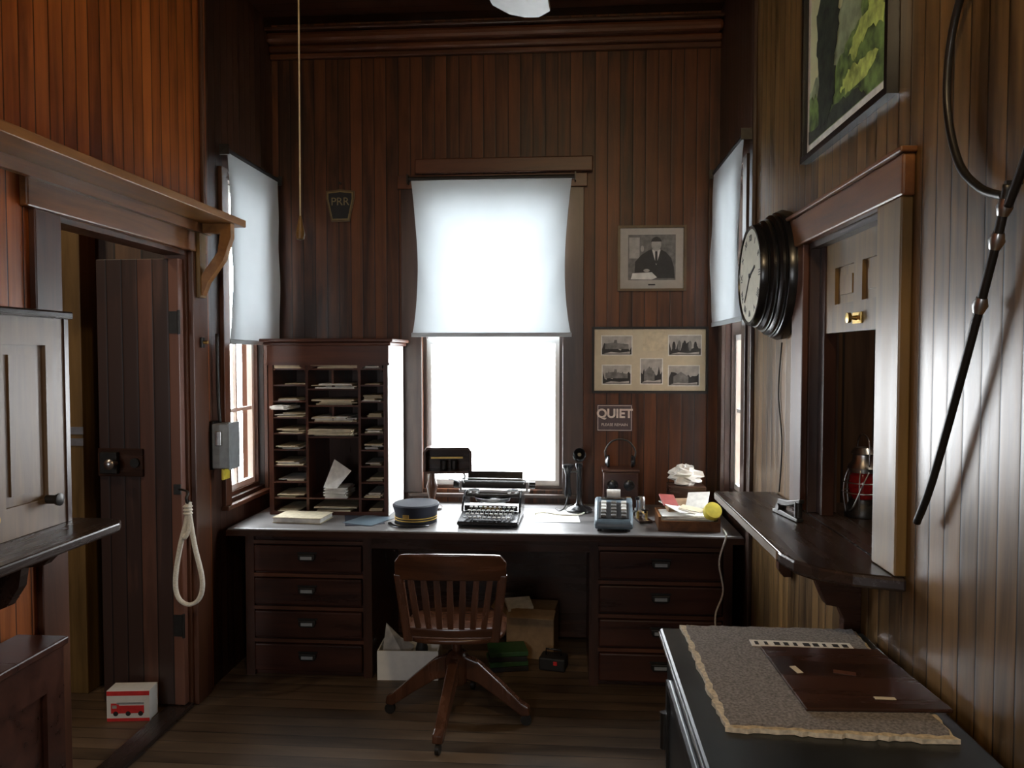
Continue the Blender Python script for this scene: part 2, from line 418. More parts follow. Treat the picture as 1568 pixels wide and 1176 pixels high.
boxes("plates", [((-.09, -.006, .01), (.09, 0, .045)), ((-.09, -.006, -.045), (.09, 0, -.01)), ((-.01, -.012, -.05), (.01, 0, .05))], STEEL, g)

# long plate rail shelf with bracket
g = G("wall_shelf", (0, 0, 0))
bx("board", (XL+.001, .2, 2.265), (-1.56, 3.63, 2.30), W_HONEYY, g, .004)
bx("cleat", (XL+.031, .2, 2.22), (XL+.055, 3.58, 2.264), W_TRIMY, g)
prism("bracket_brace", [(XL+.02, 1.93), (XL+.05, 1.93), (XL+.075, 1.99), (XL+.15, 2.09), (XL+.19, 2.2), (XL+.19, 2.264), (XL+.02, 2.264), (XL+.02, 2.22), (XL+.14, 2.22), (XL+.125, 2.13), (XL+.05, 2.03)], 3.49, 3.53, W_HONEYY, g, 'XZ')
bx("bracket_back", (XL+.026, 3.48, 1.92), (XL+.045, 3.54, 2.262), W_HONEY, g)

# left ticket counter, shutter and cabinet
g = G("ticket_counter_left")
prism("counter", [(XL+.001, .4), (-1.46, .4), (-1.46, 2.38), (-1.485, 2.43), (-1.54, 2.45), (-1.735, 2.45), (-1.735, 2.395), (XL+.001, 2.395)], 1.075, 1.105, W_DARKY, g, 'XY', bev=.006)
for y in (.9, 2.2):
    prism("bracket", [(XL+.001, .86), (XL+.05, .88), (XL+.09, .94), (XL+.10, 1.0), (XL+.17, 1.01), (XL+.22, 1.06), (XL+.22, 1.074), (XL+.001, 1.074)], y, y+.035, W_DARKY, g, 'XZ')
g = G("ticket_window_shutter", (-1.66, 2.42, 1.106), 0)
def panel(gp, y0, y1, z0, z1, t, mat, cols=2):
    st = .085
    parts = [((-t/2, y0, z0), (t/2, y0+st, z1)), ((-t/2, y1-st, z0), (t/2, y1, z1)), ((-t/2, y0+st, z1-st), (t/2, y1-st, z1)), ((-t/2, y0+st, z0), (t/2, y1-st, z0+st*1.1))]
    wd = (y1-y0-2*st-(cols-1)*.07)/cols
    pn = []
    for c in range(cols):
        a = y0+st+c*(wd+.07)
        if c < cols-1: parts.append(((-t/2, a+wd, z0+st*1.1), (t/2, a+wd+.07, z1-st)))
        pn.append(((-t/2+.012, a, z0+st*1.1), (t/2-.012, a+wd, z1-st)))
        pn.append(((-t/2+.006, a+.03, z0+st*1.1+.03), (t/2-.006, a+wd-.03, z1-st-.03)))
    boxes("stiles_and_rails", parts, mat, gp); boxes("raised_panels", pn, mat, gp)
panel(g, -.90, -.04, 0., .66, .04, W_PANEL, 3)
bx("cap_moulding", (-.035, -.92, .66), (.045, -.02, .685), W_DARKY, g, .006)
bx("edge_strip", (-.025, -.04, 0), (.025, -.02, .66), W_DARKZ, g)
cyl("knob", (.035, -.13, .09), .014, .035, IRON, g, (0, pi/2, 0))
lathe("knob_head", [(0, 0), (.018, .002), (.02, .012), (0, .02)], IRON, g, (.05, -.13, .09), (0, pi/2, 0))
cyl("brass_lock", (.024, -.36, .07), .018, .008, BRASS, g, (0, pi/2, 0))

g = G("wall_cabinet_low", (0, 0, 0))
bx("carcass", (XL+.016, .9, 0), (-1.60, 2.27, .74), W_DESK, g, .004)
boxes("front_frame", [((-1.60, 1.0, .62), (-1.585, 2.27, .74)), ((-1.60, 2.19, .0), (-1.585, 2.27, .62)), ((-1.60, 1.70, .0), (-1.585, 1.77, .62)), ((-1.60, 1.0, 0), (-1.585, 2.19, .08))], W_DESK, g)
bx("top_lip", (XL+.018, .9, .74), (-1.575, 2.285, .765), W_DESK, g, .005)

# electrical box, switch, rope
g = G("electrical_switch_box", (XL+.001, 3.672, 1.205), pi/2)
box("box", (0, -.065, 0), (.115, .085, .22), GREYBOX, g, .008)
box("backplate", (0, -.0115, 0), (.07, .02, .24), IRON, g, .002)
box("cover", (0, -.110, 0), (.12, .006, .23), GREYBOX, g, .002)
box("handle", (-.065, -.06, .04), (.014, .03, .07), STEEL, g, .003)
box("yellow_tag", (-.01, -.07, -.14), (.07, .012, .055), YELLOW, g, .003)
tube("conduit", [(.01, -.035, .11), (.01, -.028, .25), (.01, -.026, .55)], .008, IRON, g)
g = G("light_switch", (XL+.026, 3.52, 1.71), pi/2)
box("plate", (0, -.006, 0), (.03, .012, .05), IRON, g, .003); cyl("knob", (0, -.022, 0), .008, .02, BRASS, g, (pi/2, 0, 0))
g = G("rope_loop", (-1.728, 3.355, .30), 0); g.scale = (1, 1, .79)
tube("loop", [(0, 0, .86), (.004, -.01, .80), (-.035, -.012, .62), (-.062, -.012, .42), (-.05, -.012, .31), (0, -.012, .27), (.05, -.012, .31), (.064, -.012, .42), (.03, -.012, .62), (.008, -.012, .80), (-.004, 0, .86)], .0115, ROPE, g)
tube("second_turn", [(0, .01, .86), (-.018, -.002, .72), (-.01, -.025, .66), (.012, -.02, .72), (.004, -.01, .84)], .010, ROPE, g)
for z in (.84, .82, .80): lathe("whipping", [(.017, -.008), (.022, 0), (.017, .008)], ROPE, g, (0, -.008, z))
tube("hook", [(-.055, .022, .93), (-.03, .01, .93), (0, -.005, .92), (0, -.022, .89), (0, -.012, .86), (0, .004, .87)], .006, IRON, g)
box("hook_plate", (-.065, .024, .93), (.035, .008, .06), IRON, g, .002)

# ------------------------------------------------------------------ desk
g = G("telegraph_desk")
bx("top", (-1.72, 3.72, .745), (.835, YB-.002, .78), W_DESKTOP, g, .008)
bx("nosing", (-1.722, 3.716, .742), (.837, 3.7195, .772), W_DARK, g)
def pedestal(x0, x1, dr):
    bx("pedestal", (x0, 3.82, 0.0), (x1, 4.42, .744), W_DESK, g, .003)
    bx("stile", (x0, 3.80, 0), (x0+.045, 3.82, .744), W_DARKZ, g); bx("stile", (x1-.045, 3.80, 0), (x1, 3.82, .744), W_DARKZ, g)
    for a, b in dr:
        bx("drawer_front", (x0+.05, 3.785, a), (x1-.05, 3.82, b), W_DESK, g, .007)
        bx("drawer_rail", (x0+.045, 3.80, b+.004), (x1-.045, 3.819, b+.022), W_TRIM, g)
        c = (x0+x1)/2; z = (a+b)/2+.01
        q = G("bin_pull", (c, 3.784, z)); q.parent = g
        prism("cup", [(-.045, .018), (.045, .018), (.045, -.004), (.035, -.018), (-.035, -.018), (-.045, -.004)], -.018, 0, IRON, q, 'XZ', bev=.004)
        bx("label", (-.030, -.0195, -.009), (.030, -.018, .007), GREYBOX, q)
        boxes("flange", [((-.052, -.004, .018), (.052, 0, .026))], IRON, q)
DR = [(.545, .68), (.375, .51), (.205, .34), (.03, .17)]
pedestal(-1.66, -1.0, DR); pedestal(.10, .80, DR)
bx("apron", (-1.0, 3.80, .67), (.10, 3.82, .744), W_DARK, g)
bx("modesty_panel", (-1.0, 4.40, 0.02), (.10, 4.42, .744), W_DARK, g)

# ------------------------------------------------------------------ pigeonhole cabinet
g = G("pigeonhole_cabinet", (-1.3025, 4.06, .781))
W2 = .33; H = .94; D = .38
bx("side_left", (-W2, 0, 0), (-W2+.025, D, H), W_PIGEON, g)
bx("side_right", (W2-.025, 0, 0), (W2-.002, D, H), W_PIGEON, g)
bx("side_right_glare", (W2-.002, .0, 0), (W2, D, H), WHITE, g)  # white face paints in the window's glare on this side
bx("back", (-W2+.025, D-.012, 0), (W2-.025, D, H), W_DARKZ, g)
bx("cornice_frieze", (-W2-.006, -.012, H-.115), (W2+.006, 0, H-.01), W_PIGEONX, g, .003)
bx("cornice_moulding", (-W2-.02, -.025, H-.02), (W2+.02, D, H), W_PIGEONX, g, .006)
bx("cornice_cap", (-W2-.035, -.04, H), (W2+.035, D, H+.018), W_PIGEONX, g, .005)
bx("cornice_bead", (-W2-.012, -.02, H-.125), (W2+.012, -.001, H-.112), W_PIGEONX, g)
bx("base_rail", (-W2+.025, 0, 0), (W2-.025, D-.012, .02), W_PIGEONX, g)
xa, xb = -.118, .172
bx("divider_1", (xa-.007, .004, .02), (xa+.007, D-.013, H-.02), W_PIGEON, g)
bx("divider_2", (xb-.007, .004, .02), (xb+.007, D-.013, H-.02), W_PIGEON, g)
lv = []
zs = [.085+.088*i for i in range(9)]
for z in zs:
    lv.append(((-W2+.025, .006, z), (xa-.007, D-.013, z+.009)))
    lv.append(((xb+.007, .006, z), (W2-.025, D-.013, z+.009)))
for z in [.085, .42, .50, .59, .68, .789]:
    lv.append(((xa+.007, .006, z), (xb-.007, D-.013, z+.009)))
lv += [((.02, .006, .69), (.03, D-.013, .788)), ((.02, .006, .51), (.03, D-.013, .589))]
boxes("shelves", lv, W_PIGEONX, g)
for cx, hw in ((-.2115, .086), (.027, .138), (.238, .06)):
    ar = [(cx-hw, .0), (cx-hw, -.05)]+[(cx-hw*math.cos(pi*i/12), -.05+.035*math.sin(pi*i/12)) for i in range(1, 12)]+[(cx+hw, -.05), (cx+hw, 0)]
    prism("arch", [(x, z+H-.11) for x, z in ar], .002, .014, W_PIGEONX, g)
random.seed(8)
pp = []; pc = []
for col, (a, b) in enumerate(((-W2+.03, xa-.012), (xa+.012, xb-.012), (xb+.012, W2-.03))):
    for z in ([.02]+[q+.009 for q in zs] if col != 1 else [.02, .429, .509, .509, .599, .689, .798]):
        for k in range(random.choice((1, 2, 3, 4)) if col != 1 else 4):
            w = (b-a)*random.uniform(.5, .9); x = random.uniform(a+.006, max(a+.007, b-w-.006)); t = random.uniform(.003, .009); y = random.uniform(-.015, .05)
            it = ((x, y, z), (x+w, y+.22, z+t), random.uniform(-.05, .05))
            (pp if random.random() < .35 else pc).append(it); z += t+.0005
pp += [((-.02, -.02, .095+.004*i), (.10, .15, .098+.004*i), random.uniform(-.1, .1)) for i in range(14)]
pp += [((-.30, -.03, .575+.006*i), (-.21, .12, .58+.006*i), random.uniform(-.3, .1)) for i in range(4)]
pc += [((-.30, .0, .80), (-.15, .2, .85), .03), ((.03, -.0, .80), (.16, .2, .85), .02)]
pc += [((-.10, -.03, .441+.006*i), (.14, .18, .446+.006*i), random.uniform(-.08, .08)) for i in range(5)]
boxes("papers_white", pp, PAPER, g); boxes("papers_cream", pc, CREAM, g)
M("leaning_sheet", [(-.03, .0, .15), (.05, -.01, .15), (.12, .02, .24), (.02, .04, .30), (-.03, .002, .15), (.05, -.008, .15), (.12, .022, .24), (.02, .042, .30)], [(0, 1, 2, 3), (4, 7, 6, 5), (0, 4, 5, 1), (1, 5, 6, 2), (2, 6, 7, 3), (3, 7, 4, 0)], PAPER, g)

# ------------------------------------------------------------------ swivel chair (faces +Y)
g = G("swivel_desk_chair", (-.505, 3.40, 0), math.radians(2))
for k, a in enumerate((-98, -8, 82, 172)):
    a = math.radians(a); c, s = math.cos(a), math.sin(a)
    pr = [(.03, .30), (.10, .275), (.20, .19), (.30, .10), (.33, .085), (.335, .05), (.30, .045), (.20, .115), (.10, .18), (.03, .20)]
    o = prism(f"leg_{k+1}", pr, -.022, .022, W_CHAIR, g, 'XZ', rot=(0, 0, a), bev=.006)
    cyl(f"caster_{k+1}", (.318*c, .318*s, .024), .024, .018, IRON, g, (pi/2, 0, a))
    cyl(f"caster_stem_{k+1}", (.318*c, .318*s, .05), .007, .03, IRON, g)
lathe("hub", [(.045, .17), (.055, .19), (.055, .28), (.04, .31), (.022, .32), (.022, .39), (.06, .40), (.06, .41)], W_CHAIR, g)
boxes("spring_iron", [((-.10, -.10, .395), (-.08, .10, .415)), ((.08, -.10, .395), (.10, .10, .415)), ((-.10, -.02, .39), (.10, .02, .41))], IRON, g)
V = []; F = []; nr, na = 10, 40
for layer in (0, 1):
    V.append((0, 0, .438 if layer == 0 else .415))
    for i in range(1, nr+1):
        r = i/nr
        for k in range(na):
            a = 2*pi*k/na; c, s = math.cos(a), math.sin(a)
            q = (abs(c)**3.2+abs(s)**3.2)**(-1/3.2)
            x, y = .225*r*c*q, .215*r*s*q
            if layer == 0: z = .438+.016*r**3-.012*math.exp(-((abs(x)-.09)/.06)**2)*(1-r)-(.012*(r > .98))
            else: z = .415+.008*(r > .9)
            V.append((x, y, z))
    o = layer*(1+nr*na)
    for k in range(na): F.append((o, o+1+k, o+1+(k+1) % na))
    for i in range(nr-1):
        for k in range(na):
            F.append((o+1+i*na+k, o+1+i*na+(k+1) % na, o+1+(i+1)*na+(k+1) % na, o+1+(i+1)*na+k))
b0 = 1+(nr-1)*na; b1 = b0+1+nr*na
for k in range(na): F.append((b0+k, b0+(k+1) % na, b1+(k+1) % na, b1+k))
M("seat", V, F, W_CHAIRX, g, True)
def yb(x, z):   # curve and rake of the chair back
    return -.185-.02*(1-(x/.23)**2)*1.6-.16*(z-.44)
def strip(name, pts_lo, pts_hi, th, mat):
    n = len(pts_lo); V = []; F = []
    for (x, z) in pts_lo: V += [(x, yb(x, z)-th/2, z), (x, yb(x, z)+th/2, z)]
    for (x, z) in pts_hi: V += [(x, yb(x, z)-th/2, z), (x, yb(x, z)+th/2, z)]
    m = 2*n
    for i in range(n-1):
        a, b = 2*i, 2*i+2
        F += [(a, b, m+b, m+a), (a+1, m+a+1, m+b+1, b+1), (a, a+1, b+1, b), (m+a, m+b, m+b+1, m+a+1)]
    F += [(0, m, m+1, 1), (2*n-2, 2*n-1, m+2*n-1, m+2*n-2)]
    o = M(name, V, F, mat, g)
    md = o.modifiers.new("bevel", 'BEVEL'); md.width = .006; md.segments = 2; md.limit_method = 'ANGLE'
    return o
xs = [-.235+.47*i/20 for i in range(21)]
hi = [(x, .815+.012*(1-(x/.235)**2)-(.03*max(0, (abs(x)-.205)/.03)**2)) for x in xs]
strip("crest_rail", [(x, .705+.006*(1-(x/.235)**2)) for x in xs], hi, .024, W_CHAIRX)
for sx in (-1, 1):
    zz = [.43+.30*i/8 for i in range(9)]
    V = []; F = []
    for i, z in enumerate(zz):
        x = sx*(.185+.035*(z-.43)/.3)
        for dx, dy in ((-.019, -.014), (.019, -.014), (.019, .014), (-.019, .014)):
            V.append((x+dx, yb(x, z)+dy, z))
    for i in range(8):
        for k in range(4): F.append((i*4+k, i*4+(k+1) % 4, i*4+4+(k+1) % 4, i*4+4+k))
    F += [(0, 1, 2, 3), (32, 33, 34, 35)]
    o = M("back_post", V, F, W_CHAIR, g); md = o.modifiers.new("bevel", 'BEVEL'); md.width = .005; md.segments = 2
xs2 = [-.18+.36*i/10 for i in range(11)]
strip("lower_back_rail", [(x, .455) for x in xs2], [(x, .495) for x in xs2], .02, W_CHAIRX)
for k in range(7):
    t = k-3; V = []; F = []
    for i in range(9):
        z = .485+.23*i/8; x = t*(.046+.010*(z-.485)/.23)
        hw = .0115+.002*math.sin(pi*i/8)
        for dx, dy in ((-hw, -.006), (hw, -.006), (hw, .006), (-hw, .006)): V.append((x+dx, yb(x, z)+dy-.006*math.sin(pi*i/8), z))
    for i in range(8):
        for q in range(4): F.append((i*4+q, i*4+(q+1) % 4, i*4+4+(q+1) % 4, i*4+4+q))
    F += [(0, 1, 2, 3), (32, 33, 34, 35)]
    M(f"slat_{k+1}", V, F, W_CHAIR, g)

# ------------------------------------------------------------------ desk objects
ZD = .781
# typewriter
g = G("typewriter", (-.405, 4.0, ZD+.002), math.radians(-2))
prism("base_frame", [(-.19, .008), (.17, .008), (.17, .055), (-.05, .055), (-.19, .028)], -.155, .155, BLACK, g, 'YZ', bev=.006)
for sx in (-1, 1):
    prism("side_plate", [(-.05, .05), (.16, .05), (.16, .14), (.05, .15), (.0, .12), (-.05, .075)], sx*.150-.006, sx*.150+.006, BLACK, g, 'YZ', bev=.003)
for sx in (-.14, .14):
    for y in (-.16, .14): cyl("rubber_foot", (sx, y, .004), .014, .008, BLACKM, g)
lathe("type_basket", [(.045, 0), (.09, .012), (.095, .03), (.088, .03), (.06, .015), (.03, .02), (0, .02)], STEEL, g, (0, .03, .085), sy=.8)
bx("ribbon_deck", (-.14, .03, .115), (.14, .10, .13), IRON, g, .004)
for sx in (-1, 1):
    lathe("ribbon_spool", [(0, 0), (.032, 0), (.032, .006), (.012, .008), (.012, .014), (.032, .016), (.032, .02), (0, .02)], STEEL, g, (sx*.105, .05, .131))
ky = []
random.seed(3)
for r in range(4):
    for c in range(10):
        x = -.115+c*.0245+r*.006; y = -.165+r*.028; z = .045+r*.012
        lathe("key_cap", [(0, 0), (.0085, 0), (.0095, .003), (.008, .005), (0, .005)], PH_L if (c+r) % 5 else STEEL, g, (x, y, z), seg=12)
        ky.append(((x-.001, y-.001, .02), (x+.001, y+.001, z)))
boxes("key_levers", ky, STEEL, g)
box("space_bar", (0, -.188, .036), (.15, .012, .008), BLACK, g, .003)
bx("front_panel", (-.14, -.05, .056), (.14, -.035, .085), BLACK, g, .004)
text("name_plate_letters", "STANDARD", .022, BRASS, g, (0, -.052, .071))
bx("carriage_rail", (-.19, .07, .13), (.19, .12, .145), STEEL, g, .003)
cyl("platen", (0, .09, .172), .022, .36, BLACKM, g, (0, pi/2, 0))
for sx in (-1, 1):
    cyl("platen_knob", (sx*.205, .09, .172), .019, .03, BLACK, g, (0, pi/2, 0))
    bx("carriage_end", (sx*.178-.006, .055, .14), (sx*.178+.006, .13, .195), STEEL, g, .004)
box("paper_table", (0, .128, .20), (.30, .004, .075), BLACK, g, .001, (math.radians(-20), 0, 0))
tube("paper_bail", [(-.16, .07, .18), (-.16, .06, .205), (0, .058, .208), (.16, .06, .205), (.16, .07, .18)], .003, STEEL, g)
tube("return_lever", [(-.19, .08, .18), (-.21, .05, .20), (-.23, .0, .21)], .004, STEEL, g)

# telegraph sounder in resonator box on a stand
g = G("telegraph_resonator", (-.72, 4.28, ZD), math.radians(8))
prism("hood_back", [(-.10, .22), (.17, .22), (.17, .33), (.15, .355), (-.08, .355), (-.10, .33)], .06, .075, W_DARK, g, 'XZ')
prism("hood_top", [(-.10, .33), (-.08, .355), (.15, .355), (.17, .33), (.16, .325), (.145, .343), (-.075, .343), (-.09, .325)], -.07, .06, W_DARK, g, 'XZ')
bx("hood_left", (-.10, -.07, .22), (-.088, .06, .33), W_DARKZ, g); bx("hood_right", (.158, -.07, .22), (.17, .06, .33), W_DARKZ, g)
bx("hood_floor", (-.088, -.07, .21), (.158, .06, .222), W_DARK, g)
for sx in (-.01, .05): cyl("sounder_coil", (sx+.02, 0, .25), .018, .05, IRON, g)
bx("sounder_lever", (-.06, -.006, .285), (.12, .006, .295), BRASS, g)
lathe("stand", [(.055, 0), (.06, .012), (.03, .03), (.018, .06), (.028, .10), (.034, .13), (.022, .17), (.016, .21)], W_CHAIR, g, (-.055, 0, 0))
lathe("key_knob", [(0, 0), (.02, .002), (.022, .01), (.006, .016), (.005, .06), (0, .06)], BLACK, g, (.12, -.02, .12))
tube("arm", [(.12, -.02, .14), (.13, .0, .19), (.10, .02, .215)], .005, IRON, g)

# conductor cap
g = G("conductor_cap", (-.80, 3.95, ZD), math.radians(-15))
lathe("crown", [(.108, 0), (.108, .05), (.118, .080), (.120, .092), (.113, .099), (0, .102)], NAVY, g, sy=1.08)
for z in (.018, .030): lathe("gold_braid", [(.1085, z), (.1105, z), (.1105, z+.004), (.1085, z+.004)], GOLD, g, sy=1.08)
V = []; F = []
for i in range(17):
    a = -pi/2-.95+1.9*i/16
    for r, z in ((.108, .010), (.165-.02*abs(i-8)/8, .003), (.165-.02*abs(i-8)/8, .0), (.108, .006)):
        V.append((r*math.cos(a), r*math.sin(a)*1.08, z))
for i in range(16):
    for k in range(4): F.append((i*4+k, i*4+(k+1) % 4, i*4+4+(k+1) % 4, i*4+4+k))
F += [(0, 1, 2, 3), (64, 65, 66, 67)]
M("visor", V, F, BLACK, g, True)
box("badge", (0, -.119, .045), (.035, .004, .018), BRASS, g, .001)

# ledger
g = G("ledger_book", (-1.40, 3.93, ZD), math.radians(-4))
box("pages", (0, 0, .014), (.255, .17, .022), PAPER, g, .002); box("cover", (0, .002, .0272), (.262, .176, .004), CREAM, g, .001)
box("bottom_cover", (0, .002, .0015), (.262, .176, .003), CREAM, g)
g = G("loose_papers", (-1.08, 3.96, ZD)); box("sheet", (0, 0, .001), (.20, .26, .001), NAVY, g, rot=(0, 0, .3)); box("sheet_top", (.03, -.02, .0025), (.18, .22, .001), BLUEGREY, g, rot=(0, 0, -.35))
g = G("sheet_of_paper", (-.07, 4.12, ZD)); box("sheet", (0, 0, .001), (.24, .3, .001), PAPER, g, rot=(0, 0, .05))

# candlestick telephone
g = G("candlestick_telephone", (.055, 4.26, ZD))
lathe("base", [(.072, 0), (.074, .012), (.06, .024), (.03, .034), (.018, .05), (.014, .08), (.0135, .24), (.02, .25), (.02, .27)], BLACK, g)
lathe("transmitter_head", [(0, -.03), (.028, -.03), (.036, -.015), (.036, .01), (.02, .018), (.014, .028), (.03, .062), (.032, .064), (.01, .03), (0, .03)], BLACK, g, (0, -.01, .315), (math.radians(75), 0, 0))
tube("hook_arm", [(0, 0, .22), (-.03, 0, .222), (-.06, 0, .215), (-.075, 0, .225)], .005, BLACK, g)
lathe("receiver", [(0, 0), (.018, .0), (.021, .02), (.015, .06), (.014, .12), (.022, .15), (.031, .165), (.032, .178), (0, .18)], BLACK, g, (-.062, -.01, .085), seg=20)
tube("cord", [(-.062, -.01, .085), (-.08, -.04, .03), (-.11, -.02, .006), (-.13, .05, .006)], .004, BLACKM, g)
tube("cloth_cord", [(.05, .0, .01), (.0, -.11, .006), (-.10, -.12, .006), (-.20, -.06, .006), (-.24, -.11, .006)], .004, ROPE, g)

# telegraph selector box with headset
g = G("wooden_dispatcher_box", (.285, 4.33, ZD))
box("case", (0, 0, .11), (.19, .14, .22), W_DESK, g, .006)
box("lid", (0, 0, .228), (.205, .155, .016), W_DESK, g, .004)
for sx in (-.045, .045): lathe("round_dial", [(0, 0), (.03, 0), (.03, .008), (.022, .012), (0, .012)], BLACK, g, (sx, -.07, .15), (pi/2, 0, 0))
box("plate", (0, -.073, .06), (.11, .006, .05), BRASS, g, .001)
g = G("telegraph_headset", (.285, 4.33, ZD+.237))
tube("headband", [(-.07, 0, .03), (-.085, 0, .09), (-.05, 0, .145), (.0, 0, .16), (.05, 0, .145), (.085, 0, .09), (.07, 0, .03)], .005, IRON, g)
for sx in (-1, 1): lathe("ear_cup", [(0, 0), (.034, .0), (.036, .01), (.02, .024), (0, .026)], BLACK, g, (sx*.06, -.0, .036), (0, sx*pi/2, 0))

# adding machine
g = G("adding_machine", (.225, 3.90, ZD), math.radians(-3))
prism("body", [(-.13, .012), (.13, .012), (.13, .115), (.09, .135), (.03, .125), (-.11, .055), (-.13, .04)], -.095, .095, BLUEGREY, g, 'YZ', bev=.012)
def ym(y): return .055+(y+.11)*.5
for r in range(5):
    for c in range(3):
        x = -.05+c*.05; y = -.09+r*.024
        box("key", (x, y, ym(y)+.008), (.026, .016, .014), PAPER if (r > 1 and c != 1) else PH_M, g, .003, (math.radians(26), 0, 0))
box("key_panel", (0, -.042, ym(-.042)+.001), (.15, .13, .003), BLACKM, g, .001, (math.radians(26.5), 0, 0))
box("display_slot", (0, .06, .133), (.13, .03, .008), BLACK, g, .002)
cyl("paper_roll", (.0, .115, .145), .024, .07, PAPER, g, (0, pi/2, 0))
for sx in (-.07, .07):
    for y in (-.1, .1): cyl("foot", (sx, y, .006), .012, .012, BLACKM, g)
tube("hand_lever", [(.10, .04, .07), (.118, .04, .08), (.118, .0, .14)], .006, STEEL, g); lathe("lever_knob", [(0, 0), (.012, .004), (.012, .016), (0, .02)], BLACK, g, (.118, 0, .135))

# telegraph key
g = G("telegraph_key", (.385, 4.05, ZD), math.radians(10))
box("base", (0, 0, .006), (.07, .13, .012), W_DARKY, g, .003)
box("lever", (0, .0, .045), (.01, .12, .008), BRASS, g, .002)
for sx in (-.022, .022): cyl("trunnion", (sx, .01, .03), .007, .038, BRASS, g)
cyl("pivot", (0, .01, .043), .004, .05, STEEL, g, (0, pi/2, 0))
lathe("key_knob", [(0, 0), (.006, 0), (.006, .012), (.02, .016), (.02, .022), (0, .026)], BLACK, g, (0, -.05, .048))
for sx in (-.02, .02): lathe("binding_post", [(.006, 0), (.006, .03), (.010, .034), (.010, .045), (0, .05)], STEEL, g, (sx, .05, .012), seg=12)
lathe("coil", [(.02, 0), (.022, .01), (.022, .06), (.018, .07), (0, .07)], STEEL, g, (0, .035, .05))

# paper tray
g = G("letter_tray", (.595, 3.93, ZD), math.radians(-2))
boxes("tray", [((-.15, -.12, 0), (.15, .12, .012)), ((-.15, -.12, .012), (-.138, .12, .07)), ((.138, -.12, .012), (.15, .12, .07)), ((-.138, -.12, .012), (.138, -.108, .05)), ((-.138, .108, .012), (.138, .12, .07))], W_TRIMY, g)
random.seed(12)
pl = []
for i in range(16):
    x = random.uniform(-.02, .02); y = random.uniform(-.012, .012)
    pl.append(((-.115+x, -.09+y, .0125+.0035*i), (.115+x, .09+y, .0155+.0035*i), random.uniform(-.06, .06)))
boxes("papers", pl, PAPER, g)
box("angled_sheet_1", (-.05, .0, .095), (.09, .20, .004), PAPER, g, 0, (.12, .15, .5)); box("angled_sheet_2", (.06, .05, .125), (.11, .13, .004), PAPER, g, 0, (.5, -.1, -.3))
box("pamphlet", (-.085, .06, .12), (.08, .09, .008), plain("pamphlet_red", (.30, .05, .04), .5), g, .001, (.5, .1, .3)); box("receipt", (.02, -.05, .10), (.12, .05, .003), CREAM, g, 0, (.2, .1, -.5))
box("catalog", (-.02, .08, .09), (.16, .1, .03), CARD, g, .002, (.35, 0, .2))
lathe("tape_core", [(.026, -.02), (.042, -.02), (.044, 0), (.042, .02), (.026, .02)], YELLOW, g, (.115, -.085, .095), (.9, .3, 0))
lathe("tape_hub", [(0, -.006), (.027, -.006), (.027, .006), (0, .006)], PAPER, g, (.115, -.085, .095), (.9, .3, 0))
V = []; F = []; random.seed(5)
nn = 14
for j in range(nn+1):
    for i in range(nn+1):
        th = pi*j/nn; ph = 2*pi*i/nn
        if i == nn: V.append(V[j*(nn+1)]); continue
        r = .085*(1+random.uniform(-.28, .28)) if 0 < j < nn else .07
        V.append((r*math.sin(th)*math.cos(ph), .7*r*math.sin(th)*math.sin(ph), .62*r*math.cos(th)))
for j in range(nn):
    for i in range(nn):
        k = j*(nn+1)+i; F.append((k, k+1, k+nn+2, k+nn+1))
g = G("crumpled_paper_bag", (.63, 4.22, 0))
M("paper", V, F, PAPER, g, loc=(0, 0, .995))
bx("carton", (-.09, -.07, ZD), (.10, .09, .945), W_DARK, g, .003)

# cord over the desk edge
g = G("power_cord"); tube("cord", [(.762, 3.85, .785), (.755, 3.74, .787), (.745, 3.705, .77), (.715, 3.70, .66), (.735, 3.70, .52), (.70, 3.70, .40), (.72, 3.72, .25), (.78, 3.74, .10), (.76, 3.70, .006), (.70, 3.6, .006)], .0045, ROPE, g)

# ------------------------------------------------------------------ under the desk
g = G("storage_box_white", (-.82, 3.88, 0), .05)
boxes("box", [((-.155, -.09, 0), (.155, .09, .006)), ((-.155, -.09, .006), (-.149, .09, .15)), ((.149, -.09, .006), (.155, .09, .15)), ((-.149, -.09, .006), (.149, -.084, .15)), ((-.149, .084, .006), (.149, .09, .15))], WHITE, g)
M("plastic_bag", [(-.14, -.04, .10), (-.02, -.05, .10), (-.08, .05, .10), (-.12, -.02, .27), (-.05, .0, .19), (.02, .02, .14)], [(0, 1, 3), (1, 4, 3), (0, 3, 2), (2, 3, 4), (1, 5, 4), (2, 4, 5), (0, 2, 5, 1)], PH_L, g)
lathe("bottle", [(.03, 0), (.032, .13), (.02, .17), (.012, .20), (.012, .215), (0, .216)], BLACKM, g, (.06, 0, .007)); lathe("can", [(.03, 0), (.03, .12), (0, .121)], STEEL, g, (-.02, .03, .007))
g = G("cardboard_box", (-.20, 4.22, 0), -.1)
box("body", (0, 0, .13), (.26, .22, .26), CARD, g, .003); box("flap_left", (-.17, -.02, .255), (.10, .2, .004), CARD, g, 0, (0, .5, 0)); box("flap_front", (.02, -.15, .262), (.24, .09, .004), CARD, g, 0, (.25, 0, 0)); box("magazine", (-.07, -.05, .28), (.14, .10, .02), PAPER, g, 0, (.3, 0, .4))
g = G("stacked_folders", (-.33, 4.0, 0), .2)
for i in range(4): box("folder", (random.uniform(-.01, .01), 0, .015+.026*i), (.20, .15, .024), (BLACKM, GREEN)[i % 2], g, .002, (0, 0, random.uniform(-.1, .1)))
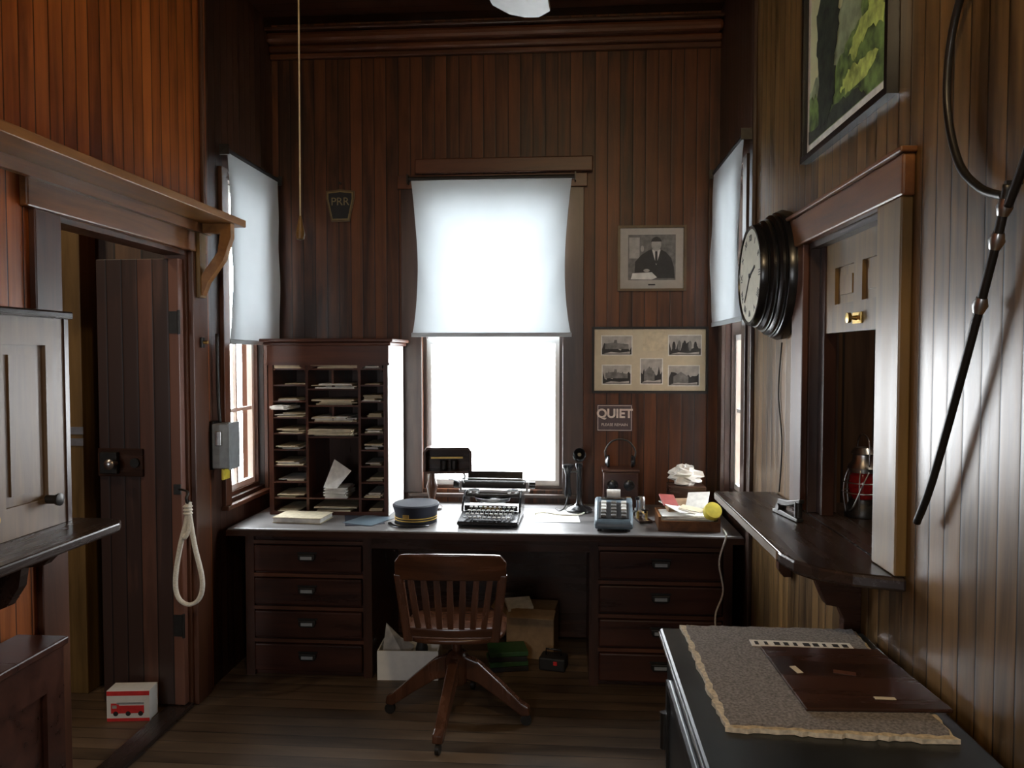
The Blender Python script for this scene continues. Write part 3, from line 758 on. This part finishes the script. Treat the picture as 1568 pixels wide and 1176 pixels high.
g = G("toolbox_black", (-.08, 4.0, 0), -.2); box("case", (0, 0, .035), (.14, .10, .07), BLACKM, g, .01); box("red_latch", (.02, -.052, .045), (.02, .006, .02), RED, g, .002); tube("handle", [(-.04, 0, .07), (-.04, 0, .10), (.04, 0, .10), (.04, 0, .07)], .005, BLACK, g, smooth=False)

# ------------------------------------------------------------------ wall art on back wall
def frame(g, w, h, fw, fd, mat):
    boxes("frame", [((-w/2, -fd, -h/2), (-w/2+fw, 0, h/2)), ((w/2-fw, -fd, -h/2), (w/2, 0, h/2)), ((-w/2+fw, -fd, h/2-fw), (w/2-fw, 0, h/2)), ((-w/2+fw, -fd, -h/2), (w/2-fw, 0, -h/2+fw))], mat, g)
GF = plain("dark_gilt_frame", (.12, .075, .03), .4)
g = G("framed_portrait_photo", (.47, YB-.001, 2.207))
frame(g, .39, .375, .014, .02, GF)
bx("mat_board", (-.18, -.008, -.173), (.18, -.001, .173), MATG, g)
bx("photo_ground", (-.135, -.0095, -.125), (.135, -.008, .135), PH_M, g)
def fl(name, pts, lay, mat, gp): return prism(name, pts, -.0095-.0006*lay, -.0095-.0006*(lay-1), mat, gp)
fl("window_tone", [(-.13, -.0), (-.07, .0), (-.07, .12), (-.13, .12)], 1, PH_L, g)
fl("suit", [(-.10, -.115), (-.095, -.02), (-.06, .02), (-.02, .045), (.03, .06), (.08, .035), (.11, -.0), (.125, -.05), (.13, -.115)], 2, PH_D, g)
fl("shirt", [(0, .05), (.05, .05), (.025, -.04)], 3, PAPER, g)
fl("tie", [(.018, .04), (.032, .04), (.032, -.02), (.025, -.035), (.018, -.02)], 4, PH_D, g)
fl("face", ell(.025, .078, .028, .038), 4, PH_L, g)
fl("hair", ell(.025, .088, .031, .034, 14, .2, pi-.2), 5, PH_D, g)
fl("hand", ell(-.055, .055, .010, .018), 4, PH_L, g); fl("hand_b", ell(-.03, -.07, .018, .009), 4, PH_L, g)
fl("papers", [(-.12, -.12), (-.11, -.085), (.0, -.08), (.03, -.11), (.0, -.122)], 5, PAPER, g)
bx("signature_plate", (-.02, -.0096, -.155), (.02, -.0081, -.147), PH_D, g)

g = G("framed_photo_collage", (.462, YB-.001, 1.622))
frame(g, .665, .385, .014, .02, BLACKM)
bx("mat_board", (-.318, -.008, -.178), (.318, -.001, .178), MAT, g)
for k, (cx, cz, w, h, m) in enumerate(((-.19, .085, .17, .105, 0), (.03, .11, .13, .10, 2), (.20, .085, .18, .11, 0), (-.19, -.085, .16, .105, 1), (.01, -.065, .12, .14, 1), (.195, -.09, .17, .11, 0))):
    bx("photo_border", (cx-w/2-.006, -.0088, cz-h/2-.006), (cx+w/2+.006, -.008, cz+h/2+.006), (PAPER, PAPER, CREAM)[m], g)
    if m == 2: continue
    bx("photo", (cx-w/2, -.0094, cz-h/2), (cx+w/2, -.0088, cz+h/2), PH_L, g)
    rnd = random.Random(k*7+1)
    pts = [(cx-w/2, cz-h/2)]+[(cx-w/2+w*i/14, cz-h*.30+h*rnd.uniform(.0, .5)*(1 if k != 1 else .6)) for i in range(15)]+[(cx+w/2, cz-h/2)]
    fl("scene_dark", pts, 1, PH_D, g)
    if k in (0, 3): fl("locomotive", [(cx-w*.4, cz-h*.2), (cx-w*.4, cz+h*.1), (cx-w*.1, cz+h*.15), (cx-w*.08, cz+h*.3), (cx, cz+h*.3), (cx+w*.02, cz+h*.12), (cx+w*.4, cz+h*.05), (cx+w*.4, cz-h*.2)], 2, PH_M, g)
    elif k == 2:
        for q in range(5): fl("figure", ell(cx-w*.35+w*.17*q, cz-h*.05+rnd.uniform(-.005, .005), .010, .030, 12), 2, PH_M if q % 2 else PH_D, g)
    else: fl("building", [(cx-w*.35, cz-h*.45), (cx-w*.35, cz-h*.05), (cx-w*.1, cz+h*.2), (cx+w*.15, cz-h*.05), (cx+w*.15, cz-h*.45)], 2, PH_M, g)
    fl("pale_ground", [(cx-w*.45, cz-h*.46), (cx-w*.2, cz-h*.36), (cx+w*.1, cz-h*.40), (cx+w*.45, cz-h*.34), (cx+w*.45, cz-h*.46)], 3, PH_L, g)
g = G("quiet_sign", (.262, YB-.001, 1.285))
box("panel", (0, -.004, 0), (.205, .006, .155), SIGNBG, g, .001)
boxes("border", [((-.098, -.008, .070), (.098, -.0071, .073)), ((-.098, -.008, -.073), (.098, -.0071, -.070)), ((-.098, -.008, -.07), (-.095, -.0071, .07)), ((.095, -.008, -.07), (.098, -.0071, .07))], PINK, g)
text("letters", "QUIET", .072, PINK, g, (0, -.0085, .024), ext=.0015, bold=.0022); text("small_letters", "PLEASE REMAIN", .022, PINK, g, (0, -.0085, -.040))
g = G("keystone_plaque", (-1.355, YB-.001, 2.535))
def keyst(s): return [(x*s, z*s) for x, z in ((-.055, -.095), (.055, -.095), (.085, .045), (.085, .085), (.03, .09), (0, .095), (-.03, .09), (-.085, .085), (-.085, .045))]
prism("edge", keyst(1), -.012, 0, GF, g); prism("gold_line", keyst(.90), -.0135, -.012, plain("dull_gold", (.22, .16, .06), .5), g); prism("field", keyst(.82), -.015, -.0135, BLACKM, g)
text("letters", "PRR", .065, plain("dull_gold2", (.22, .17, .08), .5), g, (0, -.016, .02))
cyl("hanging_hook", (0, -.012, .13), .007, .02, IRON, g, (pi/2, 0, 0))

# ------------------------------------------------------------------ pull cord
g = G("ceiling_pull_cord", (-.89, 2.5, 0))
tube("cord", [(0, 0, ZC-.001), (.002, 0, 3.0), (0, 0, 2.1)], .0028, CREAM, g, 8)
lathe("weight", [(0, 2.03), (.012, 2.034), (.015, 2.05), (.009, 2.085), (.004, 2.11), (0, 2.112)], W_HONEY, g, seg=16)
lathe("ceiling_eye", [(.02, ZC-.001), (.015, ZC-.015), (0, ZC-.02)], IRON, g)

# ------------------------------------------------------------------ ceiling fan
g = G("ceiling_fan", (-.20, 1.32, 0))
lathe("canopy", [(.07, ZC-.001), (.06, ZC-.05), (.02, ZC-.07), (0, ZC-.07)], IRON, g)
cyl("downrod", (0, 0, 3.16), .012, .76, IRON, g)
lathe("motor", [(0, 2.50), (.08, 2.51), (.12, 2.56), (.13, 2.64), (.10, 2.72), (.03, 2.80), (0, 2.80)], BLACK, g)
for k in range(4):
    a = math.radians(84+90*k)
    pts = [(.16, -.045), (.30, -.065), (.60, -.082), (.70, -.076), (.745, -.04), (.755, 0), (.745, .04), (.70, .076), (.60, .082), (.30, .065), (.16, .045)]
    o = prism(f"blade_{k+1}", pts, -.004, .004, FANW, g, 'XY', loc=(0, 0, 2.55))
    o.rotation_euler = (Matrix.Rotation(a, 3, 'Z')@Matrix.Rotation(math.radians(10), 3, 'X')).to_euler()
    box(f"blade_iron_{k+1}", (.14*math.cos(a), .14*math.sin(a), 2.557), (.12, .03, .006), IRON, g, rot=(0, 0, a))

# ------------------------------------------------------------------ clock on right wall
g = G("round_wall_clock", (XR-.001, 3.13, 1.965), -pi/2)
KD = .80
def cl(prof, mat, nm): return lathe(nm, [(r, z*KD) for r, z in prof], mat, g, (0, 0, 0), (pi/2, 0, 0), 56)
cl([(.25, 0), (.255, .03), (.245, .06), (.235, .065), (.235, .085), (.225, .095), (.215, .10), (.215, .12), (.205, .13), (.20, .135), (.20, .16), (.195, .175), (.185, .175), (.183, .165), (0, .165)], BLACK, "case")
cl([(0, .165), (.183, .165), (.183, .168), (0, .168)], DIAL, "dial")
for z in (.067, .102, .137): cl([(.2+.036*(1-(z-.067)/.07), z), (.205+.034*(1-(z-.067)/.07), z+.003), (.2+.036*(1-(z-.067)/.07), z+.006)], IRON, "ring")
RN = ["XII", "I", "II", "III", "IIII", "V", "VI", "VII", "VIII", "IX", "X", "XI"]
for i, r in enumerate(RN):
    a = pi/2-2*pi*i/12
    text("numeral", r, .036, BLACKM, g, (.148*math.cos(a), -.169*KD, .148*math.sin(a)), (pi/2, (pi/2-a), 0), .0005)
for a, l, w in ((math.radians(20), .085, .010), (math.radians(-130), .13, .007)):
    box("hand", (l/2*math.cos(a), -.171*KD, l/2*math.sin(a)), (l, .002, w), BLACKM, g, rot=(0, -a, 0))
cyl("hub", (0, -.171*KD, 0), .009, .006, BLACKM, g, (pi/2, 0, 0))
g = G("clock_wire"); tube("wire", [(XR-.006, 3.14, 1.70), (XR-.006, 3.18, 1.5), (XR-.006, 3.12, 1.3), (XR-.006, 3.15, 1.1)], .003, BLACKM, g)

# ------------------------------------------------------------------ right ticket window
g = G("trim_ticket_window")
bx("casing_far", (XR-.022, 2.82, 1.09), (XR, 2.95, 2.045), W_TRIMZ, g, .003)
bx("casing_near", (XR-.03, 1.99, 1.09), (XR, 2.14, 2.045), W_HONEY, g, .004)
bx("casing_head", (XR-.032, 1.98, 2.045), (XR, 2.98, 2.15), W_TRIMY, g, .006)
bx("head_cap", (XR-.042, 1.97, 2.15), (XR, 2.99, 2.165), W_TRIMY, g, .004)
boxes("jamb", [((XR, 2.8, 1.09), (XR+.10, 2.82, 2.045)), ((XR, 2.14, 1.09), (XR+.10, 2.16, 2.045)), ((XR, 2.16, 2.025), (XR+.10, 2.8, 2.045))], W_CASEZ, g)
bx("jamb_stop", (XR+.03, 2.74, 1.09), (XR+.07, 2.80, 2.025), W_DARKZ, g)
bx("sill", (XR+.0005, 2.142, 1.051), (XR+.10, 2.818, 1.088), W_DARKY, g)
g = G("sliding_ticket_sash", (XR+.05, 2.74, 1.725), 0)
panel(g, -.58, 0, 0, .30, .03, W_HONEY, 2)
box("lock_plate", (-.018, -.30, .04), (.006, .07, .035), BRASS, g, .001); lathe("knob", [(0, 0), (.008, 0), (.006, .015), (.016, .02), (.016, .03), (0, .034)], BRASS, g, (-.02, -.30, .04), (0, -pi/2, 0))
g = G("ticket_counter_right")
prism("ledge", [(.60, 3.22), (.60, 2.22), (.615, 2.14), (.66, 2.07), (.73, 2.02), (XR-.001, 1.98), (XR-.001, 3.22)], 1.051, 1.088, W_DARKY, g, 'XY', bev=.008)
for y in (2.28, 2.98):
    prism("scroll_bracket", [(XR-.001, .80), (.82, .80), (.80, .83), (.80, .88), (.785, .915), (.75, .92), (.735, .95), (.72, .99), (.66, 1.01), (.64, 1.035), (.64, 1.049), (XR-.001, 1.049)], y, y+.04, W_DARK, g, 'XZ', bev=.003)
bx("front_edge_strip", (.596, 2.25, 1.060), (.60, 3.2, 1.084), W_EDGE, g)
g = G("ticket_counter_outer")
prism("ledge", [(XR+.101, 3.0), (XR+.101, 1.98), (1.25, 1.98), (1.25, 3.0)], 1.051, 1.088, W_DARKY, g, 'XY', bev=.006)
for y in (2.2, 2.8): prism("bracket", [(XR+.101, .80), (XR+.13, .80), (1.18, 1.02), (1.18, 1.05), (XR+.101, 1.05)], y, y+.04, W_DARK, g, 'XZ')

# railroad lantern
g = G("railroad_lantern", (1.022, 2.75, 1.089))
lathe("base", [(.058, 0), (.06, .01), (.05, .04), (.045, .05), (.045, .062), (0, .062)], IRON, g)
lathe("globe", [(.034, .062), (.045, .085), (.048, .11), (.042, .14), (.034, .155)], REDGLASS, g)
lathe("chimney_dome", [(.05, .155), (.052, .17), (.036, .195), (.034, .215), (.042, .22), (.028, .24), (0, .243)], STEEL, g)
for k in range(6):
    a = pi/3*k; tube("cage_wire", [(.056*math.cos(a), .056*math.sin(a), .01), (.066*math.cos(a), .066*math.sin(a), .08), (.062*math.cos(a), .062*math.sin(a), .13), (.05*math.cos(a), .05*math.sin(a), .165)], .0022, STEEL, g, 6)
for z, r in ((.085, .066), (.12, .064)):
    tube("guard_ring", [(r*math.cos(2*pi*i/24), r*math.sin(2*pi*i/24), z) for i in range(25)], .0022, STEEL, g, 6, False)
tube("bail_handle", [(0, -.055, .16), (-.03, -.06, .10), (-.05, -.05, .04), (-.05, 0, .015)], .0025, STEEL, g, 6)
tube("bail_top", [(0, -.055, .18), (0, -.05, .26), (0, 0, .285), (0, .05, .26), (0, .055, .18)], .003, STEEL, g, 6)
g = G("iron_ticket_punch", (.755, 2.72, 1.089), math.radians(100))
prism("lower_arm", [(-.10, 0), (.09, 0), (.09, .012), (.05, .02), (-.10, .012)], -.012, .012, IRON, g, 'XZ', bev=.003)
prism("upper_arm", [(-.11, .065), (-.02, .04), (.04, .03), (.05, .015), (.065, .03), (.05, .055), (-.02, .06), (-.11, .08)], -.009, .009, IRON, g, 'XZ', bev=.003)
cyl("pivot", (.045, 0, .025), .012, .03, IRON, g, (pi/2, 0, 0)); cyl("die", (-.085, 0, .04), .013, .05, IRON, g)

# ------------------------------------------------------------------ framed painting on right wall
g = G("framed_painting", (XR-.001, 2.465, 2.72), -pi/2)
frame(g, .75, .78, .020, .03, BLACK)
bx("mat_board", (-.355, -.012, -.37), (.355, -.001, .37), PAPER, g)
bx("painting_ground", (-.325, -.0135, -.335), (.325, -.012, .345), PT_SKY, g)
def pf(n, pts, lay, mat, amp=.012, k=6): return prism(n, jag(pts, amp, k, lay), -.0135-.0008*lay, -.0135-.0008*(lay-1), mat, g)
pf("hill", [(-.325, -.16), (-.2, -.10), (-.1, -.04), (.0, .03), (.07, .10), (.13, .06), (.2, .0), (.325, -.03), (.325, -.22), (-.325, -.22)], 1, PT_HILL)
pf("grass", [(-.325, -.335), (.325, -.335), (.325, -.12), (.22, -.06), (.1, -.11), (-.05, -.16), (-.2, -.20), (-.325, -.18)], 2, PT_GRN)
pf("highlight_field", [(.05, -.17), (.14, -.10), (.2, -.06), (.315, -.11), (.31, -.18), (.2, -.15), (.1, -.20)], 3, PT_YEL, .008)
pf("light_bushes", [(-.02, -.25), (.05, -.21), (.16, -.22), (.28, -.24), (.2, -.28), (.06, -.28)], 3, PT_YEL, .010)
pf("dark_locomotive_mass", [(-.22, -.31), (-.23, -.1), (-.25, .05), (-.20, .16), (-.15, .20), (-.08, .16), (-.04, .06), (-.03, -.04), (-.07, -.12), (-.06, -.24), (-.13, -.315)], 5, PT_DRK, .012)
pf("smoke_plume", [(-.18, .17), (-.22, .24), (-.16, .31), (-.05, .335), (.05, .31), (.03, .26), (-.06, .22), (-.12, .16)], 4, PT_HILL, .014)
pf("small_tree", [(.16, -.10), (.14, -.0), (.175, .07), (.215, -.0), (.2, -.10)], 4, PT_GRN, .008)
pf("foreground_shadow", [(-.325, -.335), (.2, -.335), (.12, -.29), (-.05, -.28), (-.2, -.30), (-.325, -.29)], 4, PT_DRK, .008)

# ------------------------------------------------------------------ train order hoop on wall
x = XR-.03
g = G("train_order_hoop")
def wp(*p): return [(x, a, b) for a, b in p]
tube("loop", wp((1.53, 1.95), (1.62, 1.985), (1.71, 2.06), (1.765, 2.20), (1.75, 2.34), (1.68, 2.44), (1.58, 2.47), (1.48, 2.43), (1.41, 2.33), (1.40, 2.2), (1.43, 2.08), (1.47, 2.0), (1.52, 1.93)), .0085, IRON, g)
tube("handle", wp((1.52, 1.97), (1.56, 1.86), (1.68, 1.60), (1.80, 1.36), (1.87, 1.255)), .009, IRON, g)
for a, b in ((1.53, 1.93), (1.555, 1.87), (1.61, 1.75)): lathe("binding", [(.010, -.016), (.015, 0), (.010, .016)], STEEL, g, (x, a, b), (math.radians(25), 0, 0))
box("nail", (x+.015, 1.53, 1.975), (.03, .008, .008), IRON, g)

# ------------------------------------------------------------------ safe / cabinet right foreground
ZS = .865
g = G("iron_safe", (0, 0, 0))
bx("body", (.28, .95, .03), (XR-.018, 2.19, ZS-.03), SAFE, g, .006)
bx("top", (.26, .93, ZS-.03), (XR-.018, 2.215, ZS), SAFE, g, .008)
bx("base_plinth", (.27, .94, 0), (XR-.018, 2.20, .08), SAFE, g, .006)
bx("worn_edge", (.257, .95, ZS-.014), (.2605, 2.21, ZS-.010), STEEL, g)
bx("door_panel", (.27, 1.08, .14), (.28, 2.08, .77), SAFE, g, .004)
boxes("door_moulding", [((.263, 1.08, .75), (.271, 2.08, .77)), ((.263, 1.08, .14), (.271, 2.08, .16)), ((.263, 2.06, .16), (.271, 2.08, .75)), ((.263, 1.08, .16), (.271, 1.10, .75))], IRON, g)
for z in (.3, .62): cyl("hinge", (.263, 2.10, z), .012, .10, IRON, g)
cyl("dial", (.257, 1.5, .5), .035, .02, STEEL, g, (0, pi/2, 0))
random.seed(21)
def outline(c, n, amp):
    c = [Vector(p) for p in c]; o = []
    for i in range(4):
        a, b = c[i], c[(i+1) % 4]
        for k in range(n):
            p = a.lerp(b, k/n); o.append((p.x+random.uniform(-amp, amp), p.y+random.uniform(-amp, amp)))
    return o
g = G("felt_desk_blotter", (0, 0, ZS+.001))
prism("backing", outline([(.320, 2.205), (.800, 2.205), (.785, 1.580), (.325, 1.600)], 30, .005), 0, .010, BURLAP, g, 'XY')
prism("felt", outline([(.332, 2.196), (.791, 2.197), (.777, 1.595), (.338, 1.613)], 30, .0045), .010, .014, FELT, g, 'XY')
g = G("wooden_clipboard", (0, 0, ZS+.0155))
prism("board", [(.50, 2.03), (.80, 2.03), (.825, 1.69), (.512, 1.675)], 0, .008, W_DARK, g, 'XY', bev=.002)
box("label_1", (.55, 1.88, .0085), (.015, .04, .001), CREAM, g, rot=(0, 0, .2)); box("label_2", (.70, 1.735, .0085), (.045, .012, .001), CREAM, g); box("label_3", (.66, 1.87, .0085), (.05, .02, .001), W_TRIM, g, rot=(0, 0, -.3))
g = G("printed_ruler", (.615, 2.065, ZS+.0155), -.03)
box("strip", (0, 0, .0012), (.26, .04, .0024), PAPER, g)
boxes("printing", [((-.12+.025*i, -.013, .0024), (-.12+.025*i+random.uniform(.008, .018), .008, .003)) for i in range(10)], BLACKM, g)

# ------------------------------------------------------------------ toy fire truck box
g = G("toy_fire_truck_box", (-1.985, 3.31, 0), .12)
box("carton", (0, 0, .07), (.19, .09, .14), WHITE, g, .001)
box("red_top_band", (0, -.0455, .128), (.188, .001, .02), RED, g); box("red_base_band", (0, -.0455, .008), (.188, .001, .014), RED, g)
box("truck_body", (.015, -.0458, .055), (.11, .0014, .035), RED, g); box("truck_cab", (-.058, -.0458, .06), (.035, .0014, .045), RED, g); box("ladder", (.01, -.0459, .083), (.12, .0014, .008), STEEL, g)
for xx in (-.055, .0, .055): cyl("wheel", (xx, -.046, .036), .011, .0018, BLACKM, g, (pi/2, 0, 0))
box("truck_window", (-.06, -.0466, .067), (.02, .001, .014), PH_L, g)

# ------------------------------------------------------------------ world, lights, camera
w = bpy.data.worlds.new("overcast_sky"); S.world = w; w.use_nodes = True
nt = w.node_tree; bg = nt.nodes["Background"]
gr = N(nt, "ShaderNodeTexGradient"); tc = N(nt, "ShaderNodeTexCoord"); mp = N(nt, "ShaderNodeMapping"); mp.inputs["Rotation"].default_value = (0, pi/2, 0)
nt.links.new(tc.outputs["Generated"], mp.inputs[0]); nt.links.new(mp.outputs[0], gr.inputs[0])
rp = N(nt, "ShaderNodeValToRGB"); rp.color_ramp.elements[0].color = (.94, .97, 1, 1); rp.color_ramp.elements[1].color = (.88, .95, 1, 1)
nt.links.new(gr.outputs[0], rp.inputs[0]); nt.links.new(rp.outputs[0], bg.inputs[0]); bg.inputs[1].default_value = 26.
def area(name, loc, rot, sx, sy, power, col=(1, 1, 1), portal=False):
    l = bpy.data.lights.new(name, 'AREA'); l.shape = 'RECTANGLE'; l.size = sx; l.size_y = sy; l.energy = power; l.color = col
    o = bpy.data.objects.new(name, l); S.collection.objects.link(o); o.location = loc; o.rotation_euler = rot
    if portal: l.cycles.is_portal = True
    return o
area("sky_portal", (-.455, YB+.16, 1.74), (-pi/2, 0, 0), .85, 1.78, 1, portal=True)
area("sky_portal", (XL-.14, 4.08, 1.75), (0, -pi/2, 0), 1.72, .5, 1, portal=True)
area("sky_portal", (XR+.14, 4.04, 1.75), (0, pi/2, 0), 1.72, .5, 1, portal=True)
area("sky_portal", (-.825, YF-.14, 1.65), (pi/2, 0, 0), .57, .92, 1, portal=True)
area("sky_portal", (-2.95, YF-.14, 1.7), (pi/2, 0, 0), .32, 1.02, 1, portal=True)
def point(name, loc, p, col, r=.08):
    l = bpy.data.lights.new(name, 'POINT'); l.energy = p; l.color = col; l.shadow_soft_size = r
    o = bpy.data.objects.new(name, l); S.collection.objects.link(o); o.location = loc
point("ceiling_fill", (.1, .4, 3.2), 62, (1, .74, .42))  # unseen warm fill added to light the office
point("fill_outer_room", (-2.9, 2.2, 3.1), 32, (1, .80, .55))  # added fill, stands in for that room's window light
point("fill_waiting_room", (2.0, 2.0, 3.1), 22, (1, .85, .65))  # unseen fill added beyond the ticket opening

cam = bpy.data.cameras.new("camera"); cam.lens = 27; cam.sensor_width = 36; cam.clip_start = .02
co = bpy.data.objects.new("camera", cam); S.collection.objects.link(co)
co.location = (0, 0, 1.65); co.rotation_euler = (pi/2-math.atan(45/1200), 0, math.atan(90/1200))
S.camera = co
S.view_settings.view_transform = 'Standard'
